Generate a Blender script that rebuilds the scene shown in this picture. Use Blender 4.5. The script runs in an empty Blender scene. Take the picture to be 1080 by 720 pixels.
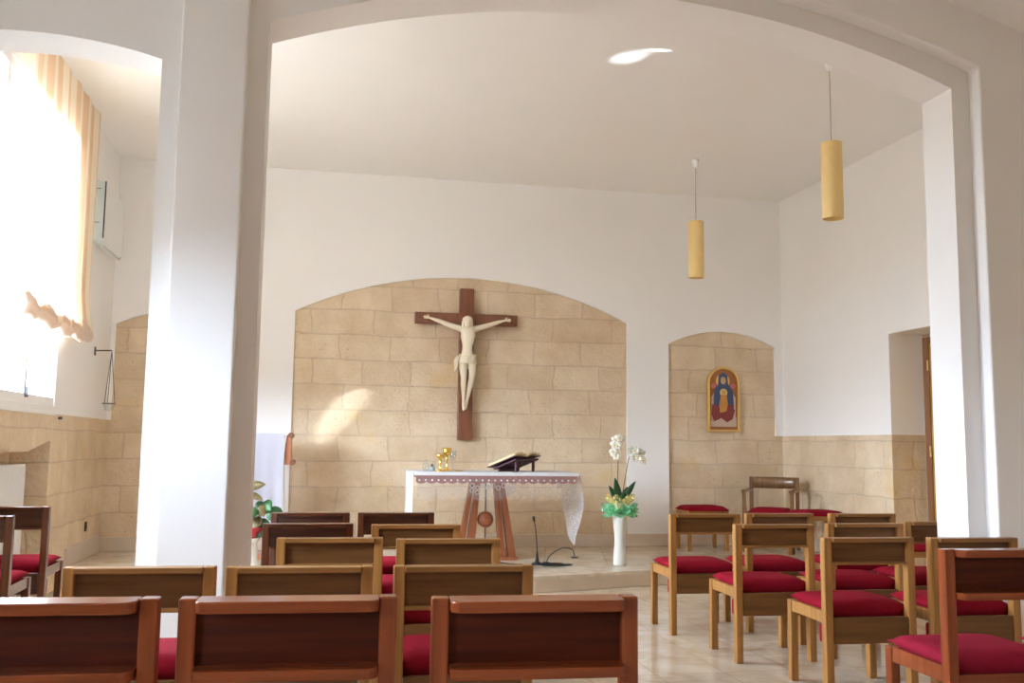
import bpy, bmesh, math, random
from mathutils import Vector, Matrix
random.seed(7)
S = bpy.context.scene
C = S.collection
PI = math.pi

# ------------------------------------------------------------------ camera, sky, sun, exposure
cam_d = bpy.data.cameras.new('camera'); cam = bpy.data.objects.new('camera', cam_d); C.objects.link(cam)
pitch, yaw, roll = .108913, .202166, .01216
fw = Vector((math.sin(yaw)*math.cos(pitch), math.cos(yaw)*math.cos(pitch), math.sin(pitch)))
r0 = Vector((math.cos(yaw), -math.sin(yaw), 0)); u0 = r0.cross(fw)
rt = math.cos(roll)*r0 + math.sin(roll)*u0; up = -math.sin(roll)*r0 + math.cos(roll)*u0
cam.matrix_world = Matrix(((rt.x, up.x, -fw.x, 0), (rt.y, up.y, -fw.y, 0), (rt.z, up.z, -fw.z, 1.25), (0, 0, 0, 1)))
cam_d.sensor_width = 36; cam_d.lens = 36*1000.8/1080; cam_d.clip_start = .05
S.camera = cam
S.view_settings.view_transform = 'Standard'; S.view_settings.look = 'None'
S.view_settings.gamma = 1; S.view_settings.use_curve_mapping = False
S.view_settings.exposure = 0.82
S.cycles.use_denoising = True
S.cycles.max_bounces = 16; S.cycles.diffuse_bounces = 12; S.cycles.transparent_max_bounces = 12
S.cycles.caustics_reflective = False; S.cycles.caustics_refractive = False
S.cycles.sample_clamp_indirect = 8

SKY = 46.0
wd = bpy.data.worlds.new('daylight'); S.world = wd; wd.use_nodes = True
nt = wd.node_tree; nt.nodes.clear()
wo = nt.nodes.new('ShaderNodeOutputWorld'); bg = nt.nodes.new('ShaderNodeBackground')
tc = nt.nodes.new('ShaderNodeTexCoord'); sx = nt.nodes.new('ShaderNodeSeparateXYZ'); cr = nt.nodes.new('ShaderNodeValToRGB')
nt.links.new(tc.outputs['Generated'], sx.inputs[0]); nt.links.new(sx.outputs['Z'], cr.inputs[0])
cr.color_ramp.elements[0].position = 0.0; cr.color_ramp.elements[0].color = (.11, .112, .115, 1)
cr.color_ramp.elements[1].position = .12; cr.color_ramp.elements[1].color = (.80, .96, 1.17, 1)
nt.links.new(cr.outputs[0], bg.inputs[0]); bg.inputs[1].default_value = SKY
nt.links.new(bg.outputs[0], wo.inputs[0])

def portal(y0, y1, z0, z1):
    d = bpy.data.lights.new('window_light', 'AREA'); d.shape = 'RECTANGLE'
    d.size = z1-z0; d.size_y = y1-y0; d.cycles.is_portal = True
    o = bpy.data.objects.new('window_light', d); C.objects.link(o)
    o.location = (-2.44, (y0+y1)/2, (z0+z1)/2); o.rotation_euler = (0, -PI/2, 0)
WIN = [(6.15, 8.4, 1.5, 3.9), (3.1, 4.1, 1.35, 2.55), (-.4, .4, 1.3, 2.4)]
for w in WIN: portal(*w)

def spot(name, src, dst, power, deg, blend, blobs=None, col=(.80, .90, 1)):
    d = bpy.data.lights.new(name, 'SPOT'); d.energy = power; d.spot_size = math.radians(deg); d.spot_blend = blend
    d.shadow_soft_size = .004; d.color = col
    o = bpy.data.objects.new(name, d); C.objects.link(o)
    o.location = src; o.rotation_euler = (Vector(dst)-Vector(src)).to_track_quat('-Z', 'Y').to_euler()
    return d, o

    d.use_nodes = True; nt = d.node_tree; em = nt.nodes['Emission']
    tc = nt.nodes.new('ShaderNodeTexCoord'); no = nt.nodes.new('ShaderNodeTexNoise'); no.inputs['Scale'].default_value = blobs or 30
    mr = nt.nodes.new('ShaderNodeMapRange'); mr.inputs[1].default_value = .40; mr.inputs[2].default_value = .62
    nt.links.new(tc.outputs['Normal'], no.inputs['Vector']); nt.links.new(no.outputs['Fac'], mr.inputs[0]); nt.links.new(mr.outputs[0], em.inputs['Strength'])
# added spots outside standing in for reflected sunlight, aimed in below the blind
_, o = spot('reflected_sun', (-3.4, 5.7, 2.25), (.28, 10.38, 1.60), 1000, 10, .9, 55)
o.rotation_euler.rotate_axis('Z', math.radians(-30)); o.scale = (.30, 1, 1)
_, o = spot('reflected_sun_glint', (-3.6, 7.4, 1.2), (2.25, 6.66, 4.21), 2600, 3.2, 1, 60); o.scale = (1, .40, 1); o.rotation_euler.rotate_axis('Z', math.radians(-12))
_, o = spot('reflected_sun_glint', (-3.6, 7.4, 1.2), (2.42, 6.49, 4.21), 3500, .9, .6, 5); o.scale = (.6, 1, 1)

# ------------------------------------------------------------------ materials
def N(nt, t, **kw):
    n = nt.nodes.new(t)
    for k, v in kw.items(): setattr(n, k, v)
    return n
def newmat(name):
    m = bpy.data.materials.new(name); m.use_nodes = True
    nt = m.node_tree; b = nt.nodes['Principled BSDF']
    return m, nt, b
def plain(name, col, rough=.5, metal=0, spec=.5, var=.06, scale=9, bump=0, bscale=60):
    m, nt, b = newmat(name)
    b.inputs['Roughness'].default_value = rough; b.inputs['Metallic'].default_value = metal
    b.inputs['Specular IOR Level'].default_value = spec
    tc = N(nt, 'ShaderNodeTexCoord'); no = N(nt, 'ShaderNodeTexNoise'); no.inputs['Scale'].default_value = scale
    no.inputs['Detail'].default_value = 4
    nt.links.new(tc.outputs['Object'], no.inputs['Vector'])
    mr = N(nt, 'ShaderNodeMapRange'); mr.inputs[3].default_value = 1-var; mr.inputs[4].default_value = 1+var
    nt.links.new(no.outputs['Fac'], mr.inputs[0])
    mx = N(nt, 'ShaderNodeVectorMath', operation='SCALE'); mx.inputs[0].default_value = col[:3]
    nt.links.new(mr.outputs[0], mx.inputs['Scale']); nt.links.new(mx.outputs[0], b.inputs['Base Color'])
    if bump:
        n2 = N(nt, 'ShaderNodeTexNoise'); n2.inputs['Scale'].default_value = bscale; n2.inputs['Detail'].default_value = 5
        nt.links.new(tc.outputs['Object'], n2.inputs['Vector'])
        bp = N(nt, 'ShaderNodeBump'); bp.inputs['Strength'].default_value = bump; bp.inputs['Distance'].default_value = .01
        nt.links.new(n2.outputs['Fac'], bp.inputs['Height']); nt.links.new(bp.outputs[0], b.inputs['Normal'])
    return m
def wood(name, c1, c2, rough=.35, axis=2, spec=.5):
    m, nt, b = newmat(name)
    b.inputs['Roughness'].default_value = rough; b.inputs['Specular IOR Level'].default_value = spec
    tc = N(nt, 'ShaderNodeTexCoord'); mp = N(nt, 'ShaderNodeMapping')
    sc = [38, 38, 38]; sc[axis] = 2.5
    mp.inputs['Scale'].default_value = sc
    no = N(nt, 'ShaderNodeTexNoise'); no.inputs['Scale'].default_value = 1; no.inputs['Detail'].default_value = 5
    nt.links.new(tc.outputs['Object'], mp.inputs[0]); nt.links.new(mp.outputs[0], no.inputs['Vector'])
    cr = N(nt, 'ShaderNodeValToRGB'); cr.color_ramp.elements[0].position = .3; cr.color_ramp.elements[1].position = .72
    cr.color_ramp.elements[0].color = (*c1, 1); cr.color_ramp.elements[1].color = (*c2, 1)
    nt.links.new(no.outputs['Fac'], cr.inputs[0]); nt.links.new(cr.outputs[0], b.inputs['Base Color'])
    return m
def wallcoords(nt):
    """world position laid flat on a wall: (Y,Z) where the wall faces X, else (X,Z)"""
    g = N(nt, 'ShaderNodeNewGeometry'); sp = N(nt, 'ShaderNodeSeparateXYZ'); sn = N(nt, 'ShaderNodeSeparateXYZ')
    nt.links.new(g.outputs['Position'], sp.inputs[0]); nt.links.new(g.outputs['True Normal'], sn.inputs[0])
    ab = N(nt, 'ShaderNodeMath', operation='ABSOLUTE'); nt.links.new(sn.outputs['X'], ab.inputs[0])
    gt = N(nt, 'ShaderNodeMath', operation='GREATER_THAN'); nt.links.new(ab.outputs[0], gt.inputs[0]); gt.inputs[1].default_value = .7
    mx = N(nt, 'ShaderNodeMix'); nt.links.new(gt.outputs[0], mx.inputs[0])
    nt.links.new(sp.outputs['X'], mx.inputs[2]); nt.links.new(sp.outputs['Y'], mx.inputs[3])
    cb = N(nt, 'ShaderNodeCombineXYZ'); nt.links.new(mx.outputs[0], cb.inputs[0]); nt.links.new(sp.outputs['Z'], cb.inputs[1])
    return g, cb
def stone(name):
    m, nt, b = newmat(name)
    L = nt.links.new
    b.inputs['Roughness'].default_value = .75; b.inputs['Specular IOR Level'].default_value = .25
    g, cb = wallcoords(nt)
    nz = N(nt, 'ShaderNodeTexNoise'); nz.inputs['Scale'].default_value = 2.2; nz.inputs['Detail'].default_value = 5
    L(g.outputs['Position'], nz.inputs['Vector'])
    vs = N(nt, 'ShaderNodeVectorMath', operation='MULTIPLY_ADD'); L(nz.outputs['Color'], vs.inputs[0])
    vs.inputs[1].default_value = (.16, .05, 0); L(cb.outputs[0], vs.inputs[2])
    br = N(nt, 'ShaderNodeTexBrick', offset=.42, squash=1.25, squash_frequency=3)
    br.inputs['Scale'].default_value = 1; br.inputs['Brick Width'].default_value = .54; br.inputs['Row Height'].default_value = .272
    br.inputs['Mortar Size'].default_value = .013; br.inputs['Mortar Smooth'].default_value = 1
    br.inputs['Color1'].default_value = (.77, .65, .485, 1); br.inputs['Color2'].default_value = (.69, .565, .405, 1)
    br.inputs['Mortar'].default_value = (.64, .52, .395, 1)
    L(vs.outputs[0], br.inputs['Vector'])
    n1 = N(nt, 'ShaderNodeTexNoise'); n1.inputs['Scale'].default_value = 2.3; n1.inputs['Detail'].default_value = 6; n1.inputs['Roughness'].default_value = .65
    L(g.outputs['Position'], n1.inputs['Vector'])
    cr = N(nt, 'ShaderNodeValToRGB'); e = cr.color_ramp.elements
    e[0].position = .30; e[0].color = (.84, .76, .66, 1); e[1].position = .66; e[1].color = (1.04, 1.03, 1.01, 1)
    L(n1.outputs['Fac'], cr.inputs[0])
    mu = N(nt, 'ShaderNodeMix', data_type='RGBA', blend_type='MULTIPLY'); mu.inputs[0].default_value = 1
    L(br.outputs['Color'], mu.inputs[6]); L(cr.outputs[0], mu.inputs[7])
    vo = N(nt, 'ShaderNodeTexVoronoi'); vo.inputs['Scale'].default_value = 17; L(g.outputs['Position'], vo.inputs['Vector'])
    pr_ = N(nt, 'ShaderNodeValToRGB'); pr_.color_ramp.elements[0].position = .05; pr_.color_ramp.elements[0].color = (.66, .52, .38, 1)
    pr_.color_ramp.elements[1].position = .16; pr_.color_ramp.elements[1].color = (1, 1, 1, 1)
    L(vo.outputs['Distance'], pr_.inputs[0])
    n3 = N(nt, 'ShaderNodeTexNoise'); n3.inputs['Scale'].default_value = 3.1; L(g.outputs['Position'], n3.inputs['Vector'])
    gt = N(nt, 'ShaderNodeMapRange'); gt.inputs[1].default_value = .48; gt.inputs[2].default_value = .6; L(n3.outputs['Fac'], gt.inputs[0])
    m2 = N(nt, 'ShaderNodeMix', data_type='RGBA', blend_type='MULTIPLY'); L(gt.outputs[0], m2.inputs[0])
    L(mu.outputs[2], m2.inputs[6]); L(pr_.outputs[0], m2.inputs[7])
    n5 = N(nt, 'ShaderNodeTexNoise'); n5.inputs['Scale'].default_value = 1.7; n5.inputs['Detail'].default_value = 2
    of = N(nt, 'ShaderNodeVectorMath', operation='ADD'); of.inputs[1].default_value = (3.7, 1.9, 8.2); L(g.outputs['Position'], of.inputs[0]); L(of.outputs[0], n5.inputs['Vector'])
    g5 = N(nt, 'ShaderNodeMapRange'); g5.inputs[1].default_value = .66; g5.inputs[2].default_value = .74; g5.inputs[4].default_value = .55; L(n5.outputs['Fac'], g5.inputs[0])
    m3 = N(nt, 'ShaderNodeMix', data_type='RGBA'); L(g5.outputs[0], m3.inputs[0]); L(m2.outputs[2], m3.inputs[6]); m3.inputs[7].default_value = (.70, .50, .22, 1)
    L(m3.outputs[2], b.inputs['Base Color'])
    n4 = N(nt, 'ShaderNodeTexNoise'); n4.inputs['Scale'].default_value = 26; n4.inputs['Detail'].default_value = 8; L(g.outputs['Position'], n4.inputs['Vector'])
    ma = N(nt, 'ShaderNodeMath', operation='MULTIPLY_ADD'); L(br.outputs['Fac'], ma.inputs[0]); ma.inputs[1].default_value = -.3; L(n4.outputs['Fac'], ma.inputs[2])
    bp = N(nt, 'ShaderNodeBump'); bp.inputs['Strength'].default_value = .85; bp.inputs['Distance'].default_value = .018
    L(ma.outputs[0], bp.inputs['Height']); L(bp.outputs[0], b.inputs['Normal'])
    return m
def marble(name, c1, c2, joint, tile, rough, rot=0, jw=.003):
    m, nt, b = newmat(name); L = nt.links.new
    b.inputs['Roughness'].default_value = rough; b.inputs['Specular IOR Level'].default_value = .55
    g = N(nt, 'ShaderNodeNewGeometry')
    mp = N(nt, 'ShaderNodeMapping'); mp.inputs['Rotation'].default_value = (0, 0, rot); mp.inputs['Location'].default_value = (.11, .07, 0)
    L(g.outputs['Position'], mp.inputs[0])
    br = N(nt, 'ShaderNodeTexBrick', offset=0)
    br.inputs['Scale'].default_value = 1; br.inputs['Brick Width'].default_value = tile[0]; br.inputs['Row Height'].default_value = tile[1]
    br.inputs['Mortar Size'].default_value = jw; br.inputs['Mortar Smooth'].default_value = .2
    br.inputs['Color1'].default_value = (*c1, 1); br.inputs['Color2'].default_value = (*c2, 1); br.inputs['Mortar'].default_value = (*joint, 1)
    L(mp.outputs[0], br.inputs['Vector'])
    n1 = N(nt, 'ShaderNodeTexNoise'); n1.inputs['Scale'].default_value = 3.2; n1.inputs['Detail'].default_value = 7; n1.inputs['Distortion'].default_value = 1.6
    L(g.outputs['Position'], n1.inputs['Vector'])
    cr = N(nt, 'ShaderNodeValToRGB'); e = cr.color_ramp.elements
    e[0].position = .34; e[0].color = (.84, .78, .70, 1); e[1].position = .62; e[1].color = (1.03, 1.03, 1.03, 1)
    L(n1.outputs['Fac'], cr.inputs[0])
    mu = N(nt, 'ShaderNodeMix', data_type='RGBA', blend_type='MULTIPLY'); mu.inputs[0].default_value = 1
    L(br.outputs['Color'], mu.inputs[6]); L(cr.outputs[0], mu.inputs[7]); L(mu.outputs[2], b.inputs['Base Color'])
    return m
def glassy(name, tint=(1, 1, 1), gloss=.12):
    m, nt, b = newmat(name); nt.nodes.remove(b)
    t = N(nt, 'ShaderNodeBsdfTransparent'); t.inputs[0].default_value = (*tint, 1)
    g = N(nt, 'ShaderNodeBsdfGlossy'); g.inputs['Roughness'].default_value = .03
    mx = N(nt, 'ShaderNodeMixShader'); mx.inputs[0].default_value = gloss
    nt.links.new(t.outputs[0], mx.inputs[1]); nt.links.new(g.outputs[0], mx.inputs[2])
    nt.links.new(mx.outputs[0], nt.nodes['Material Output'].inputs[0])
    return m
def cloth_mat(name, col, trans=.35, rough=.9, holes=None):
    """thin cloth: diffuse + translucent; holes = lace openings through a pattern"""
    m, nt, b = newmat(name); nt.nodes.remove(b); L = nt.links.new
    d = N(nt, 'ShaderNodeBsdfDiffuse'); d.inputs[0].default_value = (*col, 1)
    t = N(nt, 'ShaderNodeBsdfTranslucent'); t.inputs[0].default_value = (*col, 1)
    mx = N(nt, 'ShaderNodeMixShader'); mx.inputs[0].default_value = trans
    L(d.outputs[0], mx.inputs[1]); L(t.outputs[0], mx.inputs[2]); out = mx.outputs[0]
    if holes:
        tc = N(nt, 'ShaderNodeTexCoord'); vo = N(nt, 'ShaderNodeTexVoronoi'); vo.inputs['Scale'].default_value = holes[0]
        L(tc.outputs['Object'], vo.inputs['Vector'])
        mr = N(nt, 'ShaderNodeMapRange'); mr.inputs[1].default_value = .25; mr.inputs[2].default_value = .6
        mr.inputs[3].default_value = holes[1]; mr.inputs[4].default_value = holes[2]
        L(vo.outputs['Distance'], mr.inputs[0])
        tr = N(nt, 'ShaderNodeBsdfTransparent'); m2 = N(nt, 'ShaderNodeMixShader')
        L(mr.outputs[0], m2.inputs[0]); L(tr.outputs[0], m2.inputs[1]); L(out, m2.inputs[2]); out = m2.outputs[0]
    L(out, nt.nodes['Material Output'].inputs[0])
    return m
def striped(name):
    m, nt, b = newmat(name); nt.nodes.remove(b); L = nt.links.new
    tc = N(nt, 'ShaderNodeTexCoord'); sp = N(nt, 'ShaderNodeSeparateXYZ'); L(tc.outputs['Object'], sp.inputs[0])
    def wv(per, ph):
        a = N(nt, 'ShaderNodeMath', operation='MULTIPLY_ADD'); a.inputs[1].default_value = 2*PI/per; a.inputs[2].default_value = ph; L(sp.outputs['Y'], a.inputs[0])
        s = N(nt, 'ShaderNodeMath', operation='SINE'); L(a.outputs[0], s.inputs[0]); return s
    a, b2 = wv(.27, 0), wv(.09, 1)
    ad = N(nt, 'ShaderNodeMath', operation='MULTIPLY_ADD'); L(b2.outputs[0], ad.inputs[0]); ad.inputs[1].default_value = .5; L(a.outputs[0], ad.inputs[2])
    cr = N(nt, 'ShaderNodeValToRGB'); e = cr.color_ramp.elements
    mr = N(nt, 'ShaderNodeMapRange'); mr.inputs[1].default_value = -1.5; mr.inputs[2].default_value = 1.5; L(ad.outputs[0], mr.inputs[0]); L(mr.outputs[0], cr.inputs[0])
    e[0].position = .32; e[0].color = (.90, .82, .68, 1); e[1].position = .62; e[1].color = (.82, .61, .42, 1)
    d = N(nt, 'ShaderNodeBsdfDiffuse'); t = N(nt, 'ShaderNodeBsdfTranslucent'); L(cr.outputs[0], d.inputs[0]); L(cr.outputs[0], t.inputs[0])
    mx = N(nt, 'ShaderNodeMixShader'); mx.inputs[0].default_value = .19
    L(d.outputs[0], mx.inputs[1]); L(t.outputs[0], mx.inputs[2]); L(mx.outputs[0], nt.nodes['Material Output'].inputs[0])
    return m

M = {}
M['plaster'] = plain('white plaster', (.89, .883, .865), .8, spec=.2, var=.02, scale=2, bump=.08, bscale=40)
M['ceiling'] = plain('ceiling plaster', (.89, .88, .855), .85, spec=.15, var=.02, scale=2)
M['cream'] = plain('warm bounce wall paint', (.70, .60, .48), .8, spec=.2, var=.02, scale=2)  # cream put on the unseen nave walls for a warmer, dimmer bounce
M['stone'] = stone('cream stone blocks')
M['skirt'] = plain('beige stone skirting', (.66, .56, .45), .35, var=.12, scale=6)
M['floor'] = marble('polished floor marble', (.64, .54, .42), (.59, .49, .375), (.40, .32, .24), (.40, .40), .10)
M['platform'] = marble('platform marble', (.68, .60, .48), (.62, .53, .41), (.42, .34, .26), (.60, .60), .16, rot=.25)
M['border'] = marble('platform border marble', (.72, .65, .54), (.69, .61, .50), (.50, .42, .33), (1.1, 9), .16)
M['oak'] = wood('oak lacquer', (.26, .112, .026), (.43, .205, .056), .33, 2, .4)
M['oak_x'] = wood('oak lacquer along', (.23, .098, .023), (.37, .175, .050), .33, 0, .4)
M['oak_panel'] = wood('shaded oak panel', (.115, .048, .012), (.20, .088, .025), .4, 0, .35)  # same oak darkened, the shade on the panels put into the colour
M['dark'] = wood('walnut lacquer', (.085, .026, .012), (.15, .050, .022), .2)
M['dark_x'] = wood('walnut lacquer along', (.085, .026, .012), (.15, .050, .022), .22, 0)
M['dark_panel'] = wood('shaded walnut panel', (.055, .02, .009), (.10, .035, .016), .35, 0)  # walnut darkened to carry the shade of its recessed panels
M['brown'] = wood('brown gloss lacquer', (.15, .075, .032), (.24, .13, .06), .18)
M['red'] = wood('mahogany lacquer', (.22, .046, .012), (.34, .080, .022), .22)
M['red_x'] = wood('mahogany lacquer along', (.22, .046, .012), (.33, .077, .021), .22, 0)
M['red_panel'] = wood('shaded mahogany panel', (.060, .010, .003), (.105, .018, .005), .5, 0, .2)  # much darker copy of the mahogany, recess shade is in the colour
M['crimson'] = plain('crimson fabric', (.24, .006, .017), .9, spec=.08, var=.12, scale=30, bump=.15, bscale=500)
M['rose'] = plain('rose red fabric', (.30, .014, .036), .9, spec=.08, var=.1, scale=30, bump=.15, bscale=500)
M['cross'] = wood('cross wood', (.17, .060, .028), (.25, .095, .045), .45)
M['ivory'] = plain('ivory carving', (.83, .75, .58), .5, var=.05)
M['white'] = plain('white paint', (.84, .84, .83), .4, var=.02)
M['lampshade'] = plain('amber paper shade', (.87, .64, .27), .6, var=.05, scale=14)
M['cord'] = plain('pale cord', (.45, .40, .34), .6)
M['whiteplastic'] = plain('white plastic', (.82, .84, .84), .35, var=.02)
M['greyplastic'] = plain('grey green plastic', (.52, .58, .56), .4, var=.03)
M['black'] = plain('black plastic', (.012, .012, .014), .4, var=.1)
M['iron'] = plain('dark iron', (.12, .10, .085), .45, metal=.6)
M['gold'] = plain('polished gold', (.95, .62, .14), .22, metal=1, var=.05)
M['goldpaint'] = plain('gilded frame', (.78, .52, .17), .38, metal=.55, var=.08)
M['brass'] = plain('brass', (.75, .58, .28), .3, metal=1)
M['altarwood'] = wood('altar wood', (.23, .062, .022), (.34, .11, .038), .4)
M['linen'] = cloth_mat('white altar linen', (.86, .86, .87), .35)
M['lace'] = cloth_mat('white lace', (.88, .87, .86), .4, holes=(130, .03, .25))
M['lacefall'] = cloth_mat('hanging lace', (.88, .88, .9), .4, holes=(110, .95, .5))
M['mauve'] = plain('mauve trim', (.27, .14, .125), .85, var=.25, scale=40)
M['mauvegrey'] = plain('grey thread', (.42, .36, .34), .85, var=.1)
M['purple'] = plain('dark purple leather', (.075, .016, .03), .5, var=.1)
M['paper'] = plain('book paper', (.80, .62, .36), .7, var=.08, scale=40)
M['leafgreen'] = plain('leaf green', (.045, .16, .05), .4, var=.35, scale=20)
M['leafdark'] = plain('dark leaf green', (.018, .07, .022), .35, var=.3, scale=20)
M['leafbrown'] = plain('bronze leaf', (.14, .10, .03), .45, var=.3, scale=20)
M['redpot'] = plain('red pot', (.46, .02, .03), .45, var=.05)
M['petal'] = cloth_mat('orchid petal', (.90, .89, .80), .3)
M['petalheart'] = plain('orchid heart', (.75, .55, .12), .6)
M['ceramic'] = plain('white ceramic', (.70, .67, .60), .35, var=.03)
M['tissuegreen'] = cloth_mat('green tissue', (.34, .74, .48), .4, holes=(26, .95, .55))
M['tissueyellow'] = cloth_mat('yellow tissue', (.88, .78, .36), .4, holes=(26, .8, .25))
M['cover'] = cloth_mat('lilac white cloth', (.60, .60, .68), .3)
M['lectwood'] = wood('lectern wood', (.36, .13, .065), (.5, .2, .1), .4)
M['doorgold'] = wood('golden door veneer', (.46, .26, .045), (.58, .35, .07), .4)
M['doorbrown'] = wood('brown door jamb', (.20, .085, .035), (.28, .13, .055), .4)
M['casing'] = plain('pale door casing', (.62, .50, .40), .5)
M['glass'] = glassy('window glass')
M['clear'] = glassy('clear glass', (.93, .95, .95), .16)
M['blind'] = striped('striped blind fabric')
M['hem'] = cloth_mat('blind hem', (.76, .62, .50), .10)
M['icon_ground'] = plain('icon red gold ground', (.36, .13, .03), .5, var=.2, scale=14)
M['icon_blue'] = plain('icon blue', (.045, .075, .17), .5, var=.2)
M['icon_robe'] = plain('icon maroon', (.23, .035, .03), .5, var=.25, scale=30)
M['icon_ochre'] = plain('icon ochre', (.55, .25, .05), .5, var=.2)
M['icon_skin'] = plain('icon skin', (.50, .34, .16), .5)
M['icon_pale'] = plain('icon pale', (.62, .48, .38), .5)
M['icon_rose'] = plain('icon rose', (.55, .16, .15), .5)

# ------------------------------------------------------------------ mesh helpers
def box(bm, x0, x1, y0, y1, z0, z1):
    r = bmesh.ops.create_cube(bm, size=1)['verts']
    bmesh.ops.transform(bm, verts=r, matrix=Matrix.Translation(((x0+x1)/2, (y0+y1)/2, (z0+z1)/2)) @ Matrix.Diagonal((x1-x0, y1-y0, z1-z0, 1)))
    return r
def prism(bm, pts, axis, a, b):
    """closed outline extruded along an axis from a to b; pts are the two other coordinates in x,y,z order"""
    def P(p, t): return (t, p[0], p[1]) if axis == 0 else (p[0], t, p[1]) if axis == 1 else (p[0], p[1], t)
    A = [bm.verts.new(P(p, a)) for p in pts]; B = [bm.verts.new(P(p, b)) for p in pts]
    n = len(pts)
    f = [bm.faces.new(A), bm.faces.new(B[::-1])]
    for i in range(n): f.append(bm.faces.new((A[i], B[i], B[(i+1) % n], A[(i+1) % n])))
    bmesh.ops.recalc_face_normals(bm, faces=f)
def tube(bm, pts, r, n=8, closed=False):
    pts = [Vector(p) for p in pts]; rs = r if isinstance(r, (list, tuple)) else [r]*len(pts)
    rings = []; prev = None
    for i, p in enumerate(pts):
        a = pts[i-1] if i or closed else p; b = pts[(i+1) % len(pts)] if i < len(pts)-1 or closed else p
        t = (b-a).normalized() if (b-a).length else Vector((0, 0, 1))
        s = prev - t*prev.dot(t) if prev else t.orthogonal()
        s.normalize(); prev = s; q = t.cross(s)
        rings.append([bm.verts.new(p + rs[i]*(math.cos(2*PI*k/n)*s + math.sin(2*PI*k/n)*q)) for k in range(n)])
    m = len(rings)
    for i in range(m if closed else m-1):
        A, B = rings[i], rings[(i+1) % m]
        for k in range(n): bm.faces.new((A[k], A[(k+1) % n], B[(k+1) % n], B[k]))
    if not closed: bm.faces.new(rings[0][::-1]); bm.faces.new(rings[-1])
def lathe(bm, prof, c=(0, 0, 0), n=28, sq=None):
    rings = []
    for r, z in prof:
        rings.append([bm.verts.new((c[0]+r*math.cos(2*PI*k/n), c[1]+r*math.sin(2*PI*k/n), c[2]+z)) for k in range(n)])
    for A, B in zip(rings, rings[1:]):
        for k in range(n): bm.faces.new((A[k], A[(k+1) % n], B[(k+1) % n], B[k]))
    bm.faces.new(rings[0][::-1]); bm.faces.new(rings[-1])
def ball(bm, c, r, u=20, v=12, s=(1, 1, 1)):
    q = bmesh.ops.create_uvsphere(bm, u_segments=u, v_segments=v, radius=r)['verts']
    bmesh.ops.transform(bm, verts=q, matrix=Matrix.Translation(c) @ Matrix.Diagonal((*s, 1)))
    return q
def grid(bm, fn, nu, nv):
    V = [[bm.verts.new(fn(i/nu, j/nv)) for j in range(nv+1)] for i in range(nu+1)]
    for i in range(nu):
        for j in range(nv): bm.faces.new((V[i][j], V[i+1][j], V[i+1][j+1], V[i][j+1]))
    return V
def obj(name, bm, m, parent=None, bevel=0, smooth=False, subsurf=0, solid=0, seg=2):
    me = bpy.data.meshes.new(name); bmesh.ops.recalc_face_normals(bm, faces=bm.faces) if not solid else None
    bm.to_mesh(me); bm.free()
    o = bpy.data.objects.new(name, me); C.objects.link(o)
    me.materials.append(m)
    if smooth:
        for p in me.polygons: p.use_smooth = True
    if solid:
        md = o.modifiers.new('s', 'SOLIDIFY'); md.thickness = solid; md.offset = 0
    if bevel:
        md = o.modifiers.new('b', 'BEVEL'); md.width = bevel; md.segments = seg; md.limit_method = 'ANGLE'
        md.harden_normals = False
    if subsurf:
        md = o.modifiers.new('u', 'SUBSURF'); md.levels = subsurf; md.render_levels = subsurf
    if parent: o.parent = parent
    return o
def B(): return bmesh.new()
def bx(name, m, parent, *boxes, bevel=.003):
    bm = B()
    for b in boxes: box(bm, *b)
    return obj(name, bm, m, parent, bevel)
def tag(o, label, cat, group=None):
    o['label'] = label; o['category'] = cat
    if group: o['group'] = group
    return o
def thing(name, label, cat, loc=(0, 0, 0), rz=0, group=None):
    o = bpy.data.objects.new(name, None); C.objects.link(o); o.empty_display_size = .1
    o.location = loc; o.rotation_euler = (0, 0, rz)
    return tag(o, label, cat, group)
def struct(name, bm, m, parent=None, **kw):
    o = obj(name, bm, m, parent, **kw)
    if not parent: o['kind'] = 'structure'
    return o
def dup(root, label, loc, rz=0, group=None):
    r = root.copy(); C.objects.link(r); r.location = loc; r.rotation_euler = (0, 0, rz); r['label'] = label
    if group: r['group'] = group
    for ch in list(root.children):
        c = ch.copy(); C.objects.link(c); c.parent = r
        for g in list(ch.children):
            d = g.copy(); C.objects.link(d); d.parent = c
    return r
def arc(x0, x1, z, rise, n=28):
    """segmental arch from (x0,z) to (x1,z)"""
    h = abs(x1-x0)/2; R = (h*h+rise*rise)/(2*rise); c = (x0+x1)/2; out = []
    for i in range(n+1):
        x = x0+(x1-x0)*i/n
        out.append((x, z+rise-R+math.sqrt(max(0, R*R-(x-c)**2))))
    return out

# ------------------------------------------------------------------ room shell
XL, XR, YB, ZC = -2.1, 5.4, 10.35, 4.21
PZ = .14
bm = B(); box(bm, XL-.5, XR+.6, -2.2, 10.8, -.12, 0); struct('floor', bm, M['floor'])
bm = B(); box(bm, XL-.4, XR+.5, 5.2, 10.7, ZC, ZC+.15); struct('ceiling', bm, M['ceiling'])
bm = B()
zc = lambda x: 4.55-.29*abs(x-1.73)
prism(bm, [(XL-.4, zc(XL-.4)), (1.73, zc(1.73)), (XR+.4, zc(XR+.4)), (XR+.4, zc(XR+.4)+.15), (1.73, zc(1.73)+.15), (XL-.4, zc(XL-.4)+.15)], 1, -2.2, 5.05)
struct('ceiling_nave', bm, M['ceiling'])

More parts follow.
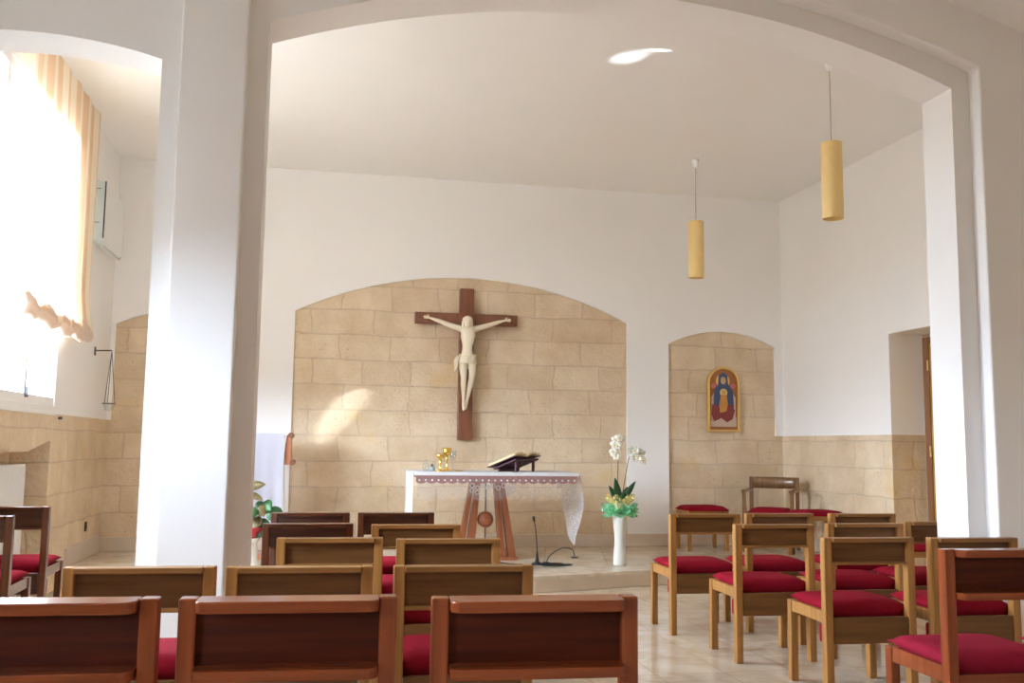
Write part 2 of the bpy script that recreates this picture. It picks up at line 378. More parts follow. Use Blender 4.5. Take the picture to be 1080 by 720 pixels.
# back wall: plaster skin with three arched niches open down to the skirting, stone behind
pts = [(XL, 1.46), (-2.055, 1.46), (-2.055, 2.45)] + arc(-2.055, -.73, 2.45, .155)[1:] + [(-.73, 0), (-.255, 0), (-.255, 2.66)]
pts += arc(-.255, 3.472, 2.66, .44, 40)[1:] + [(3.472, 0), (3.973, 0), (3.973, 2.44)] + arc(3.973, 5.305, 2.44, .165)[1:]
pts += [(5.305, 1.395), (XR, 1.395), (XR, 4.3), (XL, 4.3)]
bm = B(); prism(bm, pts, 1, YB, YB+.03); struct('wall_back', bm, M['plaster'])
bm = B(); box(bm, XL-.3, XR+.4, YB+.03, YB+.3, 0, 4.3); struct('wall_back_stone', bm, M['stone'])

# right wall: stone dado below, plaster above, deep door embrasure
EY0, EY1, EZ = 7.0, 8.2, 2.365
bm = B(); box(bm, XR, XR+.39, EY1, YB+.1, 0, 1.395); box(bm, XR, XR+.39, 5.0, EY0, 0, 1.395); struct('wall_right_stone', bm, M['stone'])
bm = B(); prism(bm, [(5.0, 1.395), (EY0, 1.395), (EY0, EZ), (EY1, EZ), (EY1, 1.395), (YB+.1, 1.395), (YB+.1, 4.3), (5.0, 4.3)], 0, XR, XR+.39)
struct('wall_right', bm, M['plaster'])
bm = B(); box(bm, XR, XR+.39, -2.2, 5.0, 0, 4.3); struct('wall_right_nave', bm, M['cream'])
bm = B(); box(bm, XR+.39, XR+.55, 6.4, 8.8, 0, 3.2); struct('wall_right_outer', bm, M['plaster'])

d = thing('door_1', 'golden veneered door in a deep embrasure beyond the right pillar', 'door', (XR+.385, 7.6, 0)); d['kind'] = 'structure'
bx('door_casing', M['casing'], d, (-.03, .0, .572, .598, 0, 2.36), (-.03, 0, -.6, -.574, 0, 2.36), (-.03, 0, -.574, .572, 2.335, 2.36))
bx('door_jamb', M['doorbrown'], d, (-.045, 0, .485, .572, 0, 2.335), (-.045, 0, -.574, -.5, 0, 2.335), (-.045, 0, -.5, .485, 2.27, 2.335))
bx('door_leaf', M['doorgold'], d, (-.035, 0, -.5, .485, .01, 2.27))
for z in (.45, 1.24, 2.06):
    bm = B(); tube(bm, [(-.05, .49, z-.05), (-.05, .49, z+.05)], .009, 8); obj('hinge', bm, M['brass'], d)
bm = B(); tube(bm, [(-.035, -.42, 1.05), (-.085, -.42, 1.05), (-.09, -.31, 1.05)], .01, 8); obj('door_handle', bm, M['brass'], d)

# left wall: stone dado with a radiator niche, plaster above with the window opening
bm = B()
prism(bm, [(4.9, 0), (5.6, 0), (5.6, 1.16), (7.72, 1.16), (8.32, 1.245), (8.32, 0), (YB+.1, 0), (YB+.1, 1.46), (4.9, 1.46)], 0, XL-.3, XL)
struct('wall_left_stone', bm, M['stone'])
bm = B(); box(bm, XL-.42, XL-.3, 4.9, YB+.1, 0, 1.46); struct('wall_left_niche', bm, M['stone'])
bm = B(); prism(bm, [(4.9, 1.46), (6.15, 1.46), (6.15, 3.9), (8.4, 3.9), (8.4, 1.46), (YB+.1, 1.46), (YB+.1, 4.3), (4.9, 4.3)], 0, XL-.3, XL)
struct('wall_left', bm, M['plaster'])
bm = B()
for y0, y1, z0, z1 in ((-2.2, 4.9, 0, 1.3), (-2.2, 4.9, 2.6, 4.3), (.4, 3.1, 1.3, 2.6), (4.1, 4.9, 1.3, 2.6), (-2.2, -.4, 1.3, 2.6), (-.4, .4, 2.4, 2.6), (3.1, 4.1, 1.3, 1.35), (3.1, 4.1, 2.55, 2.6)):
    box(bm, XL-.3, XL, y0, y1, z0, z1)
struct('wall_left_nave', bm, M['plaster'])
bm = B(); box(bm, XL-.3, XR+.4, -2.35, -2.2, 0, 4.8); struct('wall_front', bm, M['cream'])

# arcade between nave and altar space: wall with two segmental arches, and its raised front pilasters
bm = B()
pts = [(XL-.2, 3.21)] + arc(-2.1, -.842, 3.215, .085) + [(-.842, 0), (-.312, 0), (-.312, 3.475)] + arc(-.312, 3.776, 3.475, .375, 48)[1:] + [(3.776, 0), (XR+.1, 0), (XR+.1, 4.8), (XL-.2, 4.8)]
prism(bm, pts, 1, 5.0, 5.29); struct('wall_arcade', bm, M['plaster'])
bm = B()
pts = [(XL-.2, 3.7), (-.738, 3.7), (-.738, 0), (-.412, 0), (-.412, 3.58)] + arc(-.412, 3.89, 3.58, .385, 48)[1:] + [(3.89, 0), (XR+.1, 0), (XR+.1, 4.8), (XL-.2, 4.8)]
prism(bm, pts, 1, 4.89, 5.0); struct('wall_arcade_front', bm, M['plaster'], bevel=.012, seg=3)

# altar platform, one step, with a lighter border of marble
fy = lambda x: 8.05 + .262*max(0, abs(x-1.6)-.28)
xs = [XL, 1.32, 1.88, XR]
bm = B(); prism(bm, [(x, fy(x)) for x in xs] + [(XR, YB+.03), (XL, YB+.03)], 2, 0, PZ); struct('floor_platform', bm, M['skirt'], bevel=.006)
bm = B(); prism(bm, [(x, fy(x)+.5) for x in xs] + [(XR, YB+.03), (XL, YB+.03)], 2, PZ, PZ+.003); struct('floor_platform_tiles', bm, M['platform'])
bm = B(); prism(bm, [(x, fy(x)-.01) for x in xs] + [(x, fy(x)+.5) for x in xs[::-1]], 2, PZ-.03, PZ+.003); struct('floor_platform_border', bm, M['border'])
PZ = PZ+.003
bm = B(); box(bm, XL, XR, YB-.016, YB+.03, PZ, PZ+.135); struct('baseboard_back', bm, M['skirt'], bevel=.003)
bm = B(); box(bm, XL, XL+.016, 8.98, YB-.016, PZ, PZ+.17); struct('baseboard_left', bm, M['skirt'], bevel=.003)
bm = B(); box(bm, XR-.016, XR, 8.95, YB-.016, PZ, PZ+.135); struct('baseboard_right', bm, M['skirt'], bevel=.003)

# ------------------------------------------------------------------ windows
def window(n, y0, y1, z0, z1, mull, label):
    t = thing('window_%d' % n, label, 'window', (XL-.035, (y0+y1)/2, z0)); t['kind'] = 'structure'
    h, w = z1-z0, (y1-y0)/2; f = .05
    bx('window_frame', M['white'], t, (-.04, .04, -w, w, 0, f), (-.04, .04, -w, w, h-f, h), (-.04, .04, -w, -w+f, f, h-f), (-.04, .04, w-f, w, f, h-f))
    ys = [-w+f] + [m-(y0+y1)/2 for m in mull] + [w-f]
    for a, b in zip(ys, ys[1:]):
        s = bx('window_sash', M['white'], t, (-.02, .03, a, b, f, f+.07), (-.02, .03, a, b, h-f-.07, h-f), (-.02, .03, a, a+.03, f+.07, h-f-.07), (-.02, .03, b-.03, b, f+.07, h-f-.07))
        bx('pane', M['glass'], s, (.004, .010, a+.03, b-.03, f+.07, h-f-.07), bevel=0)
    for m in mull:
        bx('latch', M['black'], t, (.03, .05, m-(y0+y1)/2-.012, m-(y0+y1)/2+.012, .09, .17))
    return t
window(1, 6.15, 8.4, 1.47, 3.9, (6.75, 7.57), 'tall white casement window above the radiator niche on the left')
window(2, 3.1, 4.1, 1.35, 2.55, (3.6,), 'white casement window in the nave left wall')
window(3, -.4, .4, 1.3, 2.4, (0,), 'unseen white casement window added in the nave left wall to brighten the nave')  # window added out of view for more light in the nave
bm = B(); box(bm, XL-.3, XL+.012, 6.15, 8.4, 1.45, 1.475); struct('trim_1', bm, M['white'], bevel=.004)

# ------------------------------------------------------------------ chairs
def rrail(bm, w, y0, y1, z0, z1, r=.028):
    """rail with rounded rear corners, seen from above"""
    pts = []
    for k in range(7):
        a = PI + PI/2*k/6; pts.append((-w+r+r*math.cos(a), y0+r+r*math.sin(a)))
    for k in range(7):
        a = -PI/2 + PI/2*k/6; pts.append((w-r+r*math.cos(a), y0+r+r*math.sin(a)))
    pts += [(w, y1), (-w, y1)]
    prism(bm, pts, 2, z0, z1)
def cushion(bm, w, y0, y1, z0, z1, nx=12, ny=12, drop=0, wl=None, yl=None):
    wl = wl or w*.97; yl = yl or y1-.012
    def f(u, v):
        x = -w+2*w*u; y = y0+(y1-y0)*v
        ex = 1-abs(2*u-1)**5; ey = 1-abs(2*v-1)**5
        return (x*(.985+.015*ex), y, z0+.018+(z1-z0-.018)*(ex*ey)**.45)
    V = grid(bm, f, nx, ny)
    per = [V[i][0] for i in range(nx+1)] + [V[nx][j] for j in range(1, ny+1)] + [V[i][ny] for i in range(nx-1, -1, -1)] + [V[0][j] for j in range(ny-1, 0, -1)]
    lo = [bm.verts.new((v.co.x*wl/w, y0+(v.co.y-y0)*(yl-y0)/(y1-y0), z0)) for v in per]
    n = len(per)
    if drop:
        mid = [bm.verts.new((v.co.x, v.co.y, z0-.001)) for v in lo]
        for v in lo: v.co.z = z0-drop
        for i in range(n): bm.faces.new((mid[i], mid[(i+1) % n], lo[(i+1) % n], lo[i]))
    else: mid = lo
    for i in range(n): bm.faces.new((per[i], per[(i+1) % n], mid[(i+1) % n], mid[i]))
    bm.faces.new(lo[::-1])
def make_chair(name, label, k, over=.055, w=.50, h=.80, sz=.475, back=.14, kneel=True, rounded=False, fab='crimson'):
    t = thing(name, label, 'chair')
    hw = w/2; p = .042; D = .44
    wd, wx, wp = M[k], M[k+'_x'], M[k+'_panel']
    for s in (-1, 1):
        a, b = sorted((s*hw, s*(hw-p)))
        bx('leg', wd, t, (a, b, 0, .05, 0, h), bevel=.005)
        bx('leg', wd, t, (a, b, D-.045, D, 0, sz-.045), bevel=.005)
        a, b = sorted((s*(hw-.006), s*(hw-.034)))
        bx('side_rail', wd, t, (a, b, .05, D-.045, sz-.105, sz-.045), bevel=.003)
    bx('front_rail', wx, t, (-hw+p, hw-p, D-.035, D-.008, sz-.10, sz-.045), bevel=.003)
    if not kneel: bx('rear_rail', wx, t, (-hw+p, hw-p, .012, .034, sz-.135, sz-.072), bevel=.003)
    bm = B()
    if rounded: rrail(bm, hw-p-.001, -over, .045, h-.028, h)
    else: box(bm, -hw+p, hw-p, -.022, .045, h-.021, h)
    obj('top_rail', bm, wx, t, .004)
    bm = B()
    if rounded: rrail(bm, hw-p-.001, -over, .045, h-back, h-back+.026)
    else: box(bm, -hw+p, hw-p, -.002, .040, h-back, h-back+.014)
    obj('lower_rail', bm, wx, t, .003)
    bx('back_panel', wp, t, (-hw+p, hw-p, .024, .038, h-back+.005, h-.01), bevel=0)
    bm = B(); cushion(bm, hw-.012, .052, D+.012, sz-.044, sz+.004, drop=.045, wl=hw-.040, yl=D-.05)
    obj('seat', bm, M[fab], t, smooth=True)
    if kneel:
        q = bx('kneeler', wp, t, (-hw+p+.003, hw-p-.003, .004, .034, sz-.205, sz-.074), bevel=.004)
        bm = B(); box(bm, -hw+.004, hw-.004, .056, .088, sz-.205, sz-.112)
        obj('kneeler_pad', bm, M[fab], q, .012, seg=3)
    return t
GL = 'oak congregation chairs in the left block'; GR = 'oak congregation chairs in the right block'
def row(first, name, group, specs, **kw):
    src = None
    for lab, x, y, rz in specs:
        if src is None:
            src = make_chair(name, lab, **kw); src.location = (x, y, 0); src.rotation_euler = (0, 0, rz); src['group'] = group
        else: dup(src, lab, (x, y, 0), rz, group)
    return src
G = 'wooden congregation chairs with red seats'
row(1, 'wooden_chair', G, [
    ('oak chair in front of the left pillar foot, leftmost in its row', -.600, 3.66, -.05),
    ('oak chair behind the middle of the nearest mahogany row, right of the left pillar', -.038, 3.615, -.05),
    ('oak chair right end of second row, beside the open aisle floor', .563, 3.58, -.05)], k='oak', back=.16, h=.80, w=.525)
row(1, 'wooden_chair', G, [
    ('oak chair third row back just right of the left pillar, light oak frame', .087, 4.68, -.04),
    ('oak chair third row back on the aisle side of the left block', .645, 4.59, -.04),
    ('oak chair fourth row back on the aisle side, in line below the altar cloth flap', .575, 5.41, -.03),
    ('oak chair in front row of right block, nearest the orchid vase', 2.622, 6.15, -.03),
    ('oak chair in front row of right block, middle one before the armchair', 3.190, 6.18, -.03),
    ('oak chair in front row of right block, below the door embrasure', 3.812, 6.155, -.03),
    ('oak chair second row of right block on the aisle, showing its whole left side', 2.700, 5.30, -.04),
    ('oak chair second row of right block, middle one partly hidden by the nearer oak back', 3.320, 5.335, -.04),
    ('oak chair second row of right block, cut off by the right pillar edge', 3.915, 5.44, -.04),
    ('oak chair third row of right block on the aisle, largest full oak chair in view', 2.805, 4.48, -.04),
    ('oak chair third row of right block in front of the right pillar, dark back top', 3.384, 4.435, -.04)], k='oak', back=.136)
row(1, 'wooden_chair', G, [
    ('dark walnut chair fourth row back nearest the red potted plant', -.022, 5.515, -.03),
    ('dark walnut chair in front row of left block, left one below the lectern', -.012, 6.37, -.02),
    ('dark walnut chair in front row of left block, right one below the altar cloth flap', .540, 6.35, -.02)], k='dark', back=.14)
row(1, 'wooden_chair', G, [
    ('dark walnut chair by the white radiator, further of two left of the left pillar', -1.875, 6.55, 0),
    ('dark walnut chair at the left edge, nearer of two by the radiator', -1.86, 5.75, 0)], k='dark', back=.145, h=.83, sz=.49, w=.485)
G2 = 'tall mahogany chairs in the nearest row'
row(1, 'tall_chair', G2, [
    ('tall mahogany chair of nearest row cut by the left picture edge', -.610, 2.44, -.06),
    ('tall mahogany chair of nearest row, middle one below the left pillar', -.048, 2.40, -.06),
    ('tall mahogany chair of nearest row beside the aisle, below the altar', .548, 2.33, -.06)], k='red', h=.878, w=.515, back=.183, kneel=False, rounded=True, fab='rose')
row(1, 'tall_chair', G2, [
    ('tall mahogany chair at lower right showing its left side and rose seat', 2.60, 3.235, -.04),
    ('tall mahogany chair at the far right edge, only a seat corner in view', 3.20, 3.20, -.04)], k='red', over=.035, h=.878, w=.51, sz=.485, back=.185, kneel=False, rounded=True, fab='rose')

# stools and armchair on the platform, against the small niche
def make_stool(label, loc, rz=0, z=.475, group='red padded stools'):
    t = thing('padded_stool', label, 'stool', loc, rz, group)
    for sx in (-1, 1):
        for sy in (-1, 1):
            bx('leg', M['oak'], t, (sx*.215-.019, sx*.215+.019, sy*.165-.019, sy*.165+.019, 0, z-.045), bevel=.004)
    for r_ in ((-.196, .196, -.182, -.16), (-.196, .196, .16, .182), (-.225, -.205, -.146, .146), (.205, .225, -.146, .146)): bx('seat_rail', M['oak_x'], t, (*r_, z-.10, z-.045))
    bm = B(); cushion(bm, .238, -.19, .19, z-.05, z+.006)
    obj('seat', bm, M['crimson'], t, smooth=True)
    return t
make_stool('red padded stool below the icon, left of the armchair', (4.19, 9.93, PZ))
make_stool('red padded stool right of the armchair by the right wall', (5.12, 9.15, PZ), 0)
make_stool('red padded stool half hidden behind an oak chair by the right pillar', (5.02, 7.25, 0), 0)
a = thing('armchair', 'low wooden armchair with red seat and glossy curved back below the icon', 'armchair', (4.90, 9.70, PZ), -.62)
for s in (-1, 1):
    bx('leg', M['brown'], a, (s*.25-.02, s*.25+.02, .20, .24, 0, .79), bevel=.004)
    bx('leg', M['brown'], a, (s*.25-.02, s*.25+.02, -.25, -.21, 0, .655), bevel=.004)
    bx('armrest', M['brown'], a, (s*.25-.026, s*.25+.026, -.27, .20, .635, .665), bevel=.008)
for r_ in ((-.23, .23, -.245, -.215), (-.23, .23, .205, .235), (-.262, -.24, -.21, .2), (.24, .262, -.21, .2)): bx('seat_rail', M['brown'], a, (*r_, .34, .42))
bm = B(); cushion(bm, .226, -.24, .20, .40, .468); obj('seat', bm, M['crimson'], a, smooth=True)
bm = B()
def bk(u, v):
    x = -.23+.46*u; return (x, .215+.03*math.cos(PI*(u-.5)), .665+.125*v)
grid(bm, bk, 16, 2); obj('backrest', bm, M['brown'], a, solid=.018, smooth=True)

# ------------------------------------------------------------------ crucifix
cx = thing('crucifix', 'large wooden crucifix with ivory carved figure on the stone niche wall', 'crucifix', (1.597, 10.30, 2.135))
bm = B()
A = [(-.077, -.835), (.077, -.835), (.077, .435), (.571, .435), (.571, .555), (.077, .555), (.077, .835), (-.077, .835), (-.077, .555), (-.571, .555), (-.571, .435), (-.077, .435)]
prism(bm, A, 1, -.02, .078); cro = obj('cross', bm, M['cross'], cx, .004)
def skin_body(name, J, E, m, parent, sub=2):
    me = bpy.data.meshes.new(name); names = list(J)
    me.from_pydata([J[n][0] for n in names], [(names.index(a), names.index(b)) for a, b in E], [])
    o = bpy.data.objects.new(name, me); C.objects.link(o); me.materials.append(m)
    md = o.modifiers.new('k', 'SKIN'); md.use_smooth_shade = True
    su = o.modifiers.new('u', 'SUBSURF'); su.levels = sub; su.render_levels = sub
    for i, n in enumerate(names):
        r = J[n][1]; me.skin_vertices[0].data[i].radius = (r, r) if not isinstance(r, tuple) else r
        me.skin_vertices[0].data[i].use_root = (n == 'pelvis')
    o.parent = parent; return o
# coordinates relative to the cross centre (x right, y towards the wall, z up)
J = {'pelvis': ((0, -.075, .055), (.068, .050)), 'belly': ((-.004, -.085, .14), (.060, .044)), 'waist': ((0, -.09, .19), (.060, .044)), 'chest': ((.0, -.10, .28), (.084, .058)),
     'upchest': ((0, -.088, .345), (.075, .048)), 'neck': ((-.002, -.100, .395), .030), 'jaw': ((-.008, -.135, .412), (.036, .038)), 'head': ((-.010, -.135, .452), (.047, .050)), 'crown': ((-.008, -.115, .488), (.034, .036)),
     'shL': ((-.092, -.072, .385), .034), 'armL': ((-.18, -.066, .408), .033), 'elL': ((-.265, -.062, .438), .027), 'foL': ((-.33, -.056, .462), .024), 'wrL': ((-.405, -.045, .487), .0135), 'paL': ((-.437, -.043, .493), (.018, .011)),
     'shR': ((.092, -.072, .385), .034), 'armR': ((.18, -.066, .408), .033), 'elR': ((.27, -.062, .438), .027), 'foR': ((.335, -.056, .462), .024), 'wrR': ((.405, -.045, .485), .0135), 'paR': ((.437, -.043, .491), (.018, .011)),
     'hipL': ((-.045, -.080, .0), .050), 'thL': ((-.046, -.110, -.07), .047), 'knL': ((-.042, -.135, -.155), .034), 'caL': ((-.040, -.105, -.235), .032), 'anL': ((-.030, -.075, -.405), .018), 'heL': ((-.030, -.075, -.440), .021), 'toL': ((-.034, -.115, -.520), (.022, .012)),
     'hipR': ((.050, -.080, .0), .050), 'thR': ((.058, -.105, -.08), .047), 'knR': ((.045, -.128, -.165), .034), 'caR': ((.034, -.085, -.25), .032), 'anR': ((.012, -.045, -.400), .018), 'heR': ((.005, -.045, -.435), .020), 'toR': ((-.010, -.075, -.505), (.021, .012))}
E = [('pelvis', 'belly'), ('belly', 'waist'), ('waist', 'chest'), ('chest', 'upchest'), ('upchest', 'neck'), ('neck', 'jaw'), ('jaw', 'head'), ('head', 'crown'),
     ('upchest', 'shL'), ('shL', 'armL'), ('armL', 'elL'), ('elL', 'foL'), ('foL', 'wrL'), ('wrL', 'paL'), ('upchest', 'shR'), ('shR', 'armR'), ('armR', 'elR'), ('elR', 'foR'), ('foR', 'wrR'), ('wrR', 'paR'),
     ('pelvis', 'hipL'), ('hipL', 'thL'), ('thL', 'knL'), ('knL', 'caL'), ('caL', 'anL'), ('anL', 'heL'), ('heL', 'toL'),
     ('pelvis', 'hipR'), ('hipR', 'thR'), ('thR', 'knR'), ('knR', 'caR'), ('caR', 'anR'), ('anR', 'heR'), ('heR', 'toR')]
for s, side in ((-1, 'L'), (1, 'R')):
    for i, (dz, ln) in enumerate(((.016, .040), (.007, .047), (-.003, .044), (-.012, .034))):
        a0, a1, a2 = 'f%s%da' % (side, i), 'f%s%db' % (side, i), 'f%s%dc' % (side, i)
        z0 = .493 if s < 0 else .491
        J[a0] = ((s*.448, -.044, z0+dz*.7), .0058); J[a1] = ((s*(.448+ln*.55), -.052, z0+dz+.002), .005); J[a2] = ((s*(.448+ln*.9), -.066, z0+dz-.004), .004)
        E += [('pa'+side, a0), (a0, a1), (a1, a2)]
    J['t%sa' % side] = ((s*.425, -.055, .512), .006); J['t%sb' % side] = ((s*.452, -.064, .522), .0045)
    E += [('pa'+side, 't%sa' % side), ('t%sa' % side, 't%sb' % side)]
fig = skin_body('figure', J, E, M['ivory'], cx)
bm = B()     # face: nose, brow and ears of the bowed head, with the beard
ball(bm, (-.010, -.186, .440), .011, s=(.8, 1.2, 1.5)); ball(bm, (-.009, -.178, .458), .03, s=(1.0, .45, .35))
for s in (-1, 1): ball(bm, (-.010+s*.046, -.135, .448), .011, s=(.5, .9, 1.4))
obj('face', bm, M['ivory'], cx, smooth=True)
bm = B(); ball(bm, (-.010, -.172, .408), .026, s=(1.0, .8, 1.15)); obj('beard', bm, M['ivory'], cx, smooth=True)
bm = B(); ball(bm, (-.009, -.118, .470), .056, s=(1.02, 1.0, .82))
for s in (-1, 1): ball(bm, (-.009+s*.045, -.105, .425), .022, s=(.8, 1, 2.1))
obj('hair', bm, M['ivory'], cx, smooth=True)
bm = B()     # loincloth with folds and a knotted tail
def lc(u, v):
    an = 2*PI*u; fold = .006*math.sin(7*an+3*v)+.004*math.sin(13*an)
    rx = .084+.008*v+fold; ry = .066+.010*v+fold
    z = .095-.10*v-.055*v*max(0, math.cos(an-1.2)) + .02*math.sin(an)*(1-v)
    return (rx*math.cos(an)+.003, -.085-.015*v+ry*math.sin(an), z)
grid(bm, lc, 40, 8)
obj('loincloth', bm, M['ivory'], cx, solid=.008, smooth=True)
bm = B()
for k in range(3): tube(bm, [(-.085-.012*k, -.115+.01*k, .07), (-.115-.010*k, -.12+.012*k, .02), (-.128-.006*k+.01, -.115+.012*k, -.05), (-.145+.022*k, -.11+.01*k, -.098)], [.012, .016, .014, .007], 8)
obj('cloth_knot', bm, M['ivory'], cx, smooth=True)

# ------------------------------------------------------------------ icon
ic = thing('icon_panel', 'arched gold framed icon of a haloed robed mother and child on the small niche', 'icon', (4.645, 10.372, 1.435))
def archpts(hw, z0, z1, n=20):
    zs = z1-hw; return [(hw, z0)] + [(hw*math.cos(PI*k/n), zs+hw*math.sin(PI*k/n)) for k in range(n+1)] + [(-hw, z0)]
def archring(bm, hw, z0, z1, t, y0, y1):
    O, I = archpts(hw, z0, z1), archpts(hw-t, z0+t, z1-t); n = len(O)
    V = [[bm.verts.new((p[0], y, p[1])) for p in L] for L in (O, I) for y in (y0, y1)]
    for i in range(n):
        j = (i+1) % n
        for a, b in ((0, 2), (2, 3), (3, 1), (1, 0)): bm.faces.new((V[a][i], V[a][j], V[b][j], V[b][i]))
bm = B(); archring(bm, .197, 0, .76, .026, -.045, .005); obj('frame', bm, M['goldpaint'], ic, .004)
bm = B(); prism(bm, archpts(.175, .02, .738), 1, -.022, .004); obj('painted_ground', bm, M['icon_ground'], ic)
def flat(name, pts, m, y, parent=ic):
    bm = B(); prism(bm, pts, 1, y-.003, y); return obj(name, bm, m, parent)
def disc(cx_, cz, r, n=24, sx_=1): return [(cx_+sx_*r*math.cos(2*PI*k/n), cz+r*math.sin(2*PI*k/n)) for k in range(n)]
flat('base_ground', [(-.16, .06), (.16, .06), (.16, .17), (.05, .13), (-.06, .15), (-.16, .12)], M['icon_pale'], -.0225)
flat('throne', [(-.15, .09), (.15, .11), (.15, .40), (.12, .44), (-.12, .44), (-.15, .40)], M['icon_pale'], -.0220)
flat('halo', disc(-.005, .590, .085), M['goldpaint'], -.0235)
flat('mantle', [(-.055, .66), (-.065, .55), (-.115, .48), (-.125, .30), (.13, .28), (.12, .47), (.06, .55), (.05, .66), (0, .69)], M['icon_blue'], -.0265)
flat('robe', [(-.14, .32), (-.08, .30), (.0, .27), (.09, .33), (.14, .25), (.11, .15), (.04, .11), (-.03, .16), (-.12, .12), (-.15, .20)], M['icon_robe'], -.0295)
flat('face', disc(-.003, .595, .045, 20, .72), M['icon_skin'], -.0300)
flat('child_halo', disc(.0, .455, .046), M['goldpaint'], -.0325)
flat('child_robe', [(-.035, .43), (.035, .43), (.05, .32), (.03, .24), (-.05, .22), (-.055, .33)], M['icon_ochre'], -.0355)
flat('child_face', disc(.0, .458, .026, 18, .8), M['icon_skin'], -.0360)
for s in (-1, 1): flat('medallion', disc(s*.125, .535, .03), M['icon_rose'], -.0235)

# ------------------------------------------------------------------ pendant lamps
def lamp(y, label):
    t = thing('pendant_lamp', label, 'lamp', (3.755, y, 2.97), 0, 'amber cylinder pendant lamps')
    bm = B(); n = 32; r0_, r1_ = .078, .072
    R_ = [[(r0_, 0), (r0_, .585)], [(r1_, .585), (r1_, 0)]]
    prof = R_[0]+R_[1]; rings = [[bm.verts.new((r*math.cos(2*PI*k/n), r*math.sin(2*PI*k/n), z)) for k in range(n)] for r, z in prof]
    for i in range(4):
        A_, B_ = rings[i], rings[(i+1) % 4]
        for k in range(n): bm.faces.new((A_[k], A_[(k+1) % n], B_[(k+1) % n], B_[k]))
    obj('lamp_shade', bm, M['lampshade'], t, smooth=False)
    bm = B(); lathe(bm, [(.073, 0), (.073, .006)], (0, 0, .567), 24); obj('shade_cap', bm, M['lampshade'], t)
    bm = B(); tube(bm, [(0, 0, .57), (0, 0, 1.19)], .0035, 6); obj('lamp_cord', bm, M['cord'], t)
    bm = B(); lathe(bm, [(.012, 1.15), (.026, 1.165), (.036, 1.21), (.038, 1.24)], (0, 0, 0), 20); obj('ceiling_rose', bm, M['white'], t, smooth=True)
    bm = B(); ball(bm, (0, 0, .40), .035); tube(bm, [(0, 0, .43), (0, 0, .57)], .016, 10); obj('bulb', bm, M['whiteplastic'], t, smooth=True)
lamp(8.985, 'amber cylinder pendant lamp hanging nearer the back wall, smaller of two')
lamp(6.36, 'amber cylinder pendant lamp hanging near the right pillar, larger of two')

# ------------------------------------------------------------------ altar
al = thing('altar_table', 'wooden altar table with paired splayed plank legs under a white cloth', 'altar table', (1.655, 9.27, PZ))
bx('table_top', M['altarwood'], al, (-.73, .83, -.36, .40, .80, .84), bevel=.004)
def plank(name, xt0, xt1, xb0, xb1, y0, y1):
    bm = B(); prism(bm, [(xb0, 0), (xb1, 0), (xt1, .80), (xt0, .80)], 1, y0, y1); obj(name, bm, M['altarwood'], al, .004)
plank('leg', -.150, -.118, -.290, -.230, -.05, .05); plank('leg', -.100, -.058, -.200, -.120, -.05, .05)
plank('leg', .070, .108, .145, .205, -.05, .05); plank('leg', .124, .165, .232, .305, -.05, .05)
for f_ in ((-.285, -.120), (.145, .305)): bx('foot_bar', M['altarwood'], al, (*f_, -.10, .10, 0, .03))
bm = B(); tube(bm, [(0, 0, 0), (0, 0, .80)], .007, 8); obj('rod', bm, M['iron'], al)
bm = B(); ball(bm, (0, 0, .385), .079, 28, 18)
for k in range(5): tube(bm, [(.079*math.cos(.5*(k-2))*math.cos(2*PI*q/24), .079*math.cos(.5*(k-2))*math.sin(2*PI*q/24), .385+.079*math.sin(.5*(k-2))) for q in range(24)], .003, 5, True)
obj('carved_ball', bm, M['altarwood'], al, smooth=True)

ac = thing('altar_cloth', 'white altar cloth with mauve scalloped trim and lace falling over the altar table', 'tablecloth', (1.655, 9.27, PZ+.84))
x0, x1, y0, y1 = -.745, .845, -.375, .415
bx('cloth_top', M['linen'], ac, (x0, x1, y0, y1, .001, .011), bevel=.004)
bx('cloth_edge', M['linen'], ac, (x0, x1, y0-.006, y0, -.022, .010), bevel=.002)
tr = None
bm = B()
npt = 96
prof_ = [(x0+.02+(x1-x0-.04)*i/npt, -.024) for i in range(npt+1)] + [(x0+.02+(x1-x0-.04)*i/npt, -.082-.014*abs(math.sin(PI*i/6))) for i in range(npt, -1, -1)]
prism(bm, prof_, 1, y0-.006, y0-.002); tr = obj('trim_band', bm, M['mauve'], ac)
bm = B()
for i in range(26):
    x = x0+.05+(x1-x0-.10)*i/25; ball(bm, (x, y0-.008, -.064), .0095, 8, 6, (1, .4, 1))
obj('trim_dots', bm, M['linen'], tr)
bm = B()
def lacef(u, v):
    x = x0+.03+(x1-x0-.06)*u; return (x, y0-.003+.006*math.sin(40*u), -.09-v*(.12+.045*abs(math.sin(PI*u*9))))
grid(bm, lacef, 90, 8); obj('lace_fall', bm, M['lace'], ac)
bm = B()
for i in range(-4, 5):
    for q in range(2 if abs(i) >= 3 else 1):
        c = (i*.050, -.112-.044*q-(.02 if i % 2 else 0)); rr = .019
        tube(bm, [(c[0]+rr*math.cos(2*PI*k/14), y0-.018, c[1]+rr*math.sin(2*PI*k/14)) for k in range(14)], .005, 5, True)
obj('lace_rings', bm, M['mauvegrey'], ac)
bm = B()
def sidef(s):
    def f(u, v):
        y = y0+(y1-y0)*u
        x = (x0 if s < 0 else x1) + s*(.004+(.012 if s < 0 else .03)*v*(.5+.5*math.sin(9*u+1))+(0 if s < 0 else .06*math.sin(PI*min(1, v*1.1)))) + .010*v*math.sin(21*u)
        ln = (.62+.04*math.sin(5*u)) if s < 0 else (.15+.53/(1+math.exp(14*(u-.42)))+.03*math.sin(17*u))
        return (x, y+(0 if s < 0 else .26*v), -.0-ln*v)
    return f
bm = B(); grid(bm, sidef(-1), 40, 12); obj('side_drop', bm, M['linen'], ac, smooth=True)
